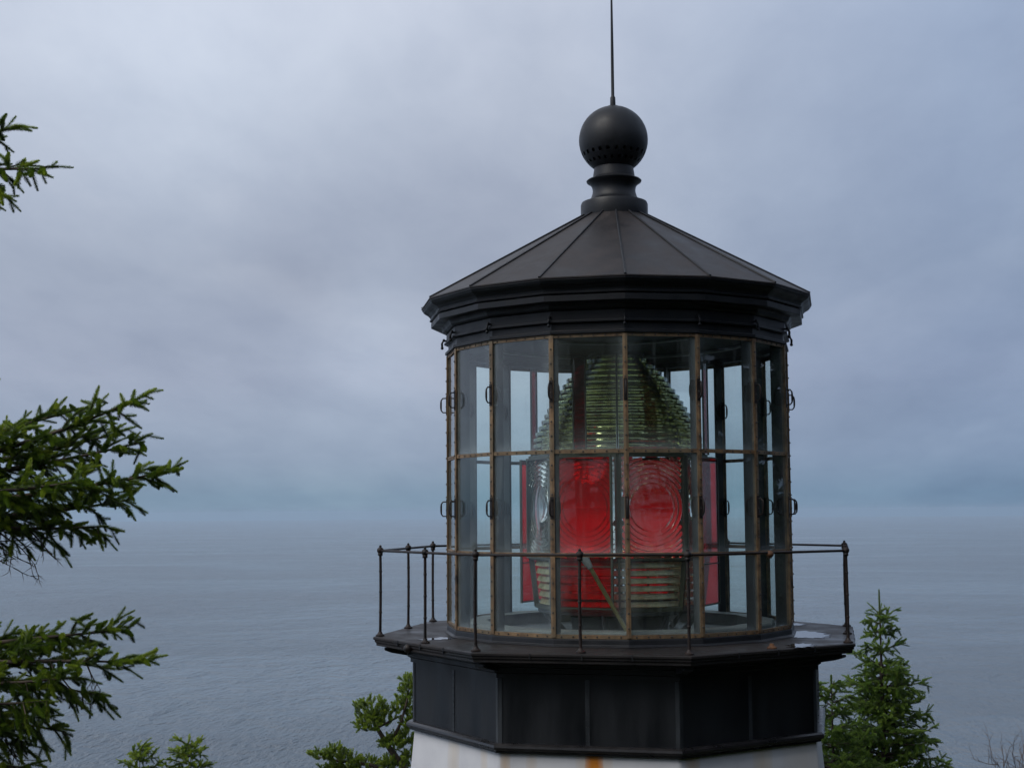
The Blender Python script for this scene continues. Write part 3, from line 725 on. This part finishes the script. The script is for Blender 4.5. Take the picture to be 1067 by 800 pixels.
def bez(a, b, c, t): return a*(1-t)**2+b*(2*t*(1-t))+c*t*t
def bough(P0, P1, rnd, shoots, wood, spread=.5, step=.1, sub=.055, sl=(.06, .13), sag=.12, base_r=.02, t0=.0, hang=0.0, tint=.45, up=.25, keep=None):
    P0, P1 = Vector(P0), Vector(P1); Lb = (P1-P0).length; ax = (P1-P0).normalized()
    mid = (P0+P1)/2+Z*(-sag*Lb)
    lat = ax.cross(Z); lat = lat.normalized() if lat.length > .05 else Vector((1, 0, 0))
    n = max(4, int(Lb/step)); side = 1
    pts = [bez(P0, mid, P1, i/10) for i in range(11)]
    wood.tube(pts, [base_r*(1-i/10)+.004 for i in range(11)], 6)
    tip_d = (pts[-1]-pts[-2]).normalized()
    shoots.append((P1-tip_d*sl[1]*1.5, tip_d, sl[1]*1.5, tint+.12))
    for i in range(n):
        t = t0+(1-t0)*(i+rnd.uniform(.1, .9))/n
        p = bez(P0, mid, P1, t); side = -side
        d = (bez(P0, mid, P1, min(1, t+.05))-bez(P0, mid, P1, max(0, t-.05))).normalized()
        Ls = (spread*.8*(1-t)**.75*rnd.uniform(.35, 1.1)+sl[1]*.8)
        sd_ = (d*rnd.uniform(.35, .9)+lat*side*rnd.uniform(.3, 1.0)+Z*rnd.uniform(-.7-hang, up+.3)).normalized()
        e = p+sd_*Ls+Z*(-hang*Ls*.5)
        if keep and not keep(e): continue
        m2 = (p+e)/2+Vector((rnd.uniform(-.16, .16), rnd.uniform(-.16, .16), rnd.uniform(-.05, .2)))*Ls
        q = [bez(p, m2, e, j/4) for j in range(5)]
        wood.tube(q, [.006, .0055, .005, .004, .003], 4, cap=False)
        ed = (q[-1]-q[-2]).normalized(); tv = tint+rnd.uniform(-.25, .25)
        shoots.append((e-ed*sl[1]*.5, ed, sl[1]*rnd.uniform(.7, 1.2), tv+.15))
        k = max(2, int(Ls/sub)); s2 = 1
        la2 = sd_.cross(Z); la2 = la2.normalized() if la2.length > .05 else lat
        for j in range(k):
            tt = (j+rnd.random())/k
            if tt < .12: continue
            pp = bez(p, m2, e, tt); s2 = -s2
            up2 = la2.cross(sd_); ph = rnd.uniform(0, 6.283); fl = rnd.uniform(.55, 1.25)
            dd = (sd_*rnd.uniform(.45, 1)+(la2*math.cos(ph)+up2*math.sin(ph)*.8)*fl+Z*(-.22-hang)).normalized()
            shoots.append((pp, dd, rnd.uniform(*sl)*(1.15-.4*tt), tv+.42*dd.z+rnd.uniform(-.24, .24)))  # upward shoots tinted lighter, downward darker: top-light highlights put into the needle colour
        for j in range(max(1, int(Ls/.09))):                           # needles on the twig itself
            a_, b_ = bez(p, m2, e, j/max(1, int(Ls/.09))), bez(p, m2, e, min(1, (j+1)/max(1, int(Ls/.09))))
            if (b_-a_).length > .01: shoots.append((a_, b_-a_, (b_-a_).length, tv-.2))

# near spruce at the left: its boughs reach into the picture
NS = empty('spruce_tree', (0, 0, 0)); tx = at(-205, 500, 9.4)
tag(NS, 'near dark green spruce whose ragged boughs reach in from the left edge', 'tree')
tb = Vector((tx.x, tx.y, ground_h(tx.x, tx.y)-.2)); tt_ = Vector((tx.x+.1, tx.y+.1, 8.6))
mb = MB(); mb.tube([tb.lerp(tt_, i/12)+Vector((math.sin(i*1.3)*.03, math.cos(i*1.7)*.03, 0)) for i in range(13)], [.21*(1-i/12)+.02 for i in range(13)], 12); mb.build('trunk', 'bark', NS, True)
rnd = random.Random(11); sh = []; wd = MB()
def trunk_at(z): return tb.lerp(tt_, (z-tb.z)/(tt_.z-tb.z))
B = [  # tip pixel, depth, start-height pixel, kwargs
    ((46, 176), 9.0, 158, dict(spread=.22, sag=.02)), ((10, 134), 9.3, 158, dict(spread=.20, sag=.03)), ((4, 196), 9.1, 168, dict(spread=.2, hang=.2)),
    ((146, 414), 9.2, 500, dict(spread=.5, sag=.10)), ((120, 452), 9.5, 500, dict(spread=.55)), ((84, 425), 9.8, 480, dict(spread=.35)), ((24, 447), 9.3, 480, dict(spread=.4)),
    ((180, 490), 9.0, 535, dict(spread=.60, sag=.04)), ((138, 520), 9.4, 540, dict(spread=.5)), ((112, 548), 9.2, 530, dict(spread=.45, hang=.25)), ((60, 535), 9.6, 540, dict(spread=.5, hang=.15)), ((90, 500), 8.8, 510, dict(spread=.5)),
    ((150, 460), 9.3, 505, dict(spread=.35)),
    ((150, 690), 9.0, 705, dict(spread=.50, sag=-.04)), ((134, 656), 9.3, 700, dict(spread=.42, sag=-.03)), ((75, 662), 9.5, 695, dict(spread=.40, sag=-.05)), ((110, 725), 9.2, 712, dict(spread=.45, hang=.35, sag=-.08)),
    ((80, 705), 8.9, 700, dict(spread=.5, hang=.1)), ((30, 800), 9.0, 745, dict(spread=.5, hang=.5)), ((10, 760), 8.9, 735, dict(spread=.5, hang=.5)), ((50, 730), 8.8, 715, dict(spread=.5, hang=.35)), ((68, 762), 9.1, 735, dict(spread=.45, hang=.3, sag=-.05)), ((25, 775), 9.3, 740, dict(spread=.5, hang=.4)), ((40, 740), 9.5, 725, dict(spread=.45, hang=.2)), ((30, 690), 9.2, 700, dict(spread=.45)),
]
for (tp, dp, sy, kw) in B:
    zst = at(-205, sy, 9.4).z; kw.setdefault('sag', .06)
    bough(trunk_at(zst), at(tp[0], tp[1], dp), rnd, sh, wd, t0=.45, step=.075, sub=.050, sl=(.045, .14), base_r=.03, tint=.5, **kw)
off = lambda e: pix(e)[0] < -12 or pix(e)[0] > 1100 or pix(e)[1] < -20 or pix(e)[1] > 830
z = -1.5
while z < 8.2:
    for _ in range(2):
        a = rnd.uniform(0, 2*math.pi); Lb = 2.1*(1-(z+1.5)/10.6)+.3
        c = trunk_at(z); e = c+Vector((math.cos(a)*Lb, math.sin(a)*Lb, -.12*Lb))
        if off(e) and off(c.lerp(e, .7)) and off(c.lerp(e, .4)): bough(c, e, rnd, sh, wd, spread=.5, step=.2, sub=.11, sl=(.1, .2), t0=.2, base_r=.025, tint=.38, keep=off)
    z += .24
# bare dead twigs below the middle boughs
def twig(p, d, ln, r, rnd, depth, mbx, crook=.35):
    pts = [Vector(p)]; dd = Vector(d).normalized(); n = 5
    for i in range(n):
        dd = (dd+Vector((rnd.uniform(-1, 1), rnd.uniform(-1, 1), rnd.uniform(-1, 1)))*crook*.35).normalized(); pts.append(pts[-1]+dd*ln/n)
        if depth and i > 0: twig(pts[-1], dd+Vector((rnd.uniform(-1, 1), rnd.uniform(-1, 1), rnd.uniform(-1, 1)))*.8, ln*rnd.uniform(.35, .6), r*.6, rnd, depth-1, mbx, crook)
    mbx.tube(pts, [r*(1-.75*i/n) for i in range(n+1)], 5, cap=False)
for (a, b) in (((-30, 560), (42, 572)), ((-20, 575), (30, 588)), ((0, 555), (50, 590)), ((30, 552), (62, 575)), ((-10, 560), (22, 594)), ((0, 770), (30, 798)), ((5, 770), (14, 800)), ((60, 700), (85, 735)), ((90, 690), (100, 730)), ((20, 700), (60, 720)), ((10, 600), (20, 640))):
    if b == (20, 640): continue
    A_, B_ = at(*a, 9.3), at(*b, 9.2); twig(A_, B_-A_, (B_-A_).length*.8, .007, rnd, 2, wd)
wd.build('branch', 'bark', NS, True)
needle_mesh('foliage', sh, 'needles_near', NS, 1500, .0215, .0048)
print('near shoots', len(sh))

def spruce(top, base_z, hw_at, seed, label, mat, zmin, group=None, per_m=420, nl=.026, nw=.008, whorl=.26, name='spruce_tree', leader=.5, sl=(.07, .15), dens=1.0, step=.11, sub=.075, keep=None, tint=.5):
    rnd = random.Random(seed); o = empty(name, (0, 0, 0)); top = Vector(top); base = Vector((top.x, top.y, base_z-.2)); H = top.z-base.z
    tag(o, label, 'tree', group); w_ = MB(); sh = []
    w_.tube([base.lerp(top, i/10) for i in range(11)], [max(.006, .018*H*(1-i/10)) for i in range(11)], 8); w_.build('trunk', 'bark', o, True)
    w_ = MB()
    for q in range(3): sh.append((top-Z*leader+Vector((rnd.uniform(-.006, .006), rnd.uniform(-.006, .006), 0)), Z, leader*(1-.02*q), tint+.2))
    z = top.z-leader
    while z > zmin:
        dz = top.z-z; Lb = hw_at(dz); nb = int(rnd.randint(5, 7)*(1+(dens-1)*min(1, dz/1.6)**2)) if dz > .9 else 4; a0 = rnd.uniform(0, 6.28)
        for k in range(nb):
            a = a0+k*2*math.pi/nb+rnd.uniform(-.25, .25); lb = Lb*rnd.uniform(.62, 1.28)
            c = base.lerp(top, (z+rnd.uniform(-.08, .08)-base.z)/H); upk = .45*math.exp(-dz*.9)+.05
            e = c+Vector((math.cos(a)*lb, math.sin(a)*lb, lb*upk))
            if keep and not keep(e): continue
            bough(c, e, rnd, sh, w_, spread=min(.5, lb*.45), step=step, sub=sub, sl=sl, sag=.06, base_r=.006+.008*lb, t0=.12, tint=tint+rnd.uniform(-.12, .12))
        z -= whorl*rnd.uniform(.8, 1.2)*(1.25 if dz < 1 else 1)
    w_.build('branch', 'bark', o, True); needle_mesh('foliage', sh, mat, o, per_m, nl, nw); print(label, len(sh)); return o

t1 = at(916, 614, 20.5)
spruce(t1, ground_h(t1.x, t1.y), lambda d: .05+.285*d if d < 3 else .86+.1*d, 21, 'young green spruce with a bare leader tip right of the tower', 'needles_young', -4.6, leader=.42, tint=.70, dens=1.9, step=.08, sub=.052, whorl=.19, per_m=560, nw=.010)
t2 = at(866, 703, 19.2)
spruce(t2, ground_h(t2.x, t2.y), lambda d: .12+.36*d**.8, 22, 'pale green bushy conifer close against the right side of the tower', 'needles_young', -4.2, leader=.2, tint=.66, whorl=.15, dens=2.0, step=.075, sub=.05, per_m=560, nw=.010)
t3 = at(146, 779, 25.0)
spruce(t3, ground_h(t3.x, t3.y), lambda d: .10+.36*d**.8, 23, 'smaller single spruce tip at the bottom edge, left of its neighbour', 'needles_near', -5.6, leader=.10, tint=.6, nl=.03, nw=.012, dens=2.2, whorl=.13, step=.08, sub=.055)
t4 = at(199, 774, 25.5)
spruce(t4, ground_h(t4.x, t4.y), lambda d: .12+.50*d**.8, 24, 'wider sloping spruce tip at the bottom edge, right of its smaller neighbour', 'needles_near', -5.6, leader=.10, tint=.62, nl=.03, nw=.012, dens=2.2, whorl=.13, step=.08, sub=.055)
# wind-bent conifer left of the tower
PB = empty('bent_conifer', (0, 0, 0)); tag(PB, 'wind bent bright green conifer with clumped foliage left of the tower', 'tree')
rnd = random.Random(31); sh = []; DP = 20.0
bx = at(470, 800, 20.5); bz = ground_h(bx.x, bx.y)
J = lambda px, py, d=DP: at(px, py, d)
mb = MB(); mb.tube([Vector((bx.x, bx.y, bz-.2)), Vector((bx.x-.1, bx.y, bz+2.4)), J(440, 840), J(425, 805), J(405, 778), J(393, 758), J(386, 742)], [.14, .12, .09, .06, .04, .03, .012], 8); mb.build('trunk', 'bark', PB, True)
wd = MB()
wd.tube([J(405, 778), J(418, 752), J(424, 730), J(427, 712)], [.03, .022, .015, .006], 6); wd.tube([J(430, 815), J(385, 796), J(350, 792), J(330, 788)], [.04, .03, .02, .006], 6); wd.tube([J(393, 758), J(412, 748), J(424, 742)], [.02, .014, .006], 6)
for (cx_, cy_, rx, ry, n, d) in ((387, 738, 14, 10, 75, 20), (384, 752, 12, 9, 50, 19.9), (398, 748, 12, 7, 40, 20.1), (425, 716, 8, 11, 55, 20), (421, 734, 11, 9, 55, 20.2), (427, 752, 8, 5, 30, 20.1), (409, 774, 12, 7, 55, 20.0), (422, 768, 10, 7, 45, 20.3), (348, 783, 9, 7, 40, 19.8), (333, 786, 9, 4, 28, 19.8), (362, 794, 14, 8, 60, 19.9), (382, 797, 16, 7, 60, 20.1), (410, 797, 14, 9, 60, 20), (428, 790, 10, 8, 50, 20.2), (345, 803, 14, 6, 40, 20), (430, 815, 30, 10, 60, 20.3), (380, 815, 36, 10, 80, 20.2)):
    for i in range(n):
        a = rnd.uniform(0, 6.28); q = math.sqrt(rnd.random()); c = J(cx_+1.15*rx*q*math.cos(a), cy_+1.1*ry*q*math.sin(a), d+rnd.uniform(-.25, .25))
        dr = (c-J(cx_, cy_+ry*.8, d)); dr = (dr.normalized()+Vector((rnd.uniform(-.6, .6), rnd.uniform(-.6, .6), rnd.uniform(-.1, .7)))).normalized()
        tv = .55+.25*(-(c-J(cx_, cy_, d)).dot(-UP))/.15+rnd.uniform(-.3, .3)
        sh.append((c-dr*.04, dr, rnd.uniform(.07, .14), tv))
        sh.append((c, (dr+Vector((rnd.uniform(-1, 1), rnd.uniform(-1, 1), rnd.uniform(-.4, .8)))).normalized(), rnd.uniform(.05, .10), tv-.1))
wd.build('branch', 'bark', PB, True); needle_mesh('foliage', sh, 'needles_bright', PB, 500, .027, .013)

# bare shrub at the lower right corner
BS = empty('bare_shrub', (0, 0, 0)); tag(BS, 'leafless grey twiggy shrub at the lower right corner', 'shrub')
rnd = random.Random(41); mb = MB(); b0 = at(1075, 900, 16); gz = ground_h(b0.x, b0.y)
stem = at(1062, 830, 16); mb.tube([Vector((stem.x+.2, stem.y, gz-.1)), stem.lerp(Vector((stem.x, stem.y, gz)), .4), stem], [.05, .035, .025], 8)
for (px, py) in ((1030, 774), (1040, 790), (1052, 782), (1060, 772), (1070, 765), (1085, 775), (1020, 795), (1048, 800), (1066, 790), (1078, 760)):
    e = at(px+6, py+12, 16+rnd.uniform(-.4, .4)); twig(stem, e-stem, (e-stem).length, .009, rnd, 2, mb, .45)
mb.build('stem', 'bare_wood', BS, True)

# hillside spruces behind and right of the camera: seen as reflections in the panes
for i, (ang, rad, top_z, sd_) in enumerate(((20, 25, 11.5, 1), (29, 20, 10, 2), (37, 23, 13, 3), (50, 18, 11, 4), (62, 20, 12.5, 5), (74, 17, 11, 6), (88, 19, 13, 7), (104, 18, 9.5, 8), (118, 16, 6.5, 9))):
    a = R_(ang); x, y = math.sin(a)*rad, -math.cos(a)*rad; gz = ground_h(x, y)
    H = top_z-gz
    spruce((x, y, top_z), gz, lambda d, H=H: min(.25+.34*d, 2.7), 100+sd_, 'dark hillside spruce seen only as a reflection in the lantern glass', 'needles_dark', gz+.8, group='hillside spruces behind the camera', per_m=90, nl=.14, nw=.05, whorl=.42, leader=.5, sl=(.25, .5), step=.26, sub=.22, tint=.4)

# put every Empty at the foot of its thing; the parts keep their places
def rebase(o, b):
    b = Vector(b); o.location = b
    for c in o.children: c.location = c.location-b
bpy.context.view_layer.update()
for o in [q for q in list(bpy.data.objects) if q.type == 'EMPTY']:
    pts = [v for c in o.children if c.type == 'MESH' and c.name.split('.')[0] in ('trunk', 'stem', 'tower_wall', 'pedestal') for v in (c.matrix_world @ w_.co for w_ in c.data.vertices)]
    zmin = min(p.z for p in pts); low = [p for p in pts if p.z < zmin+.3]
    rebase(o, (sum(p.x for p in low)/len(low), sum(p.y for p in low)/len(low), zmin))
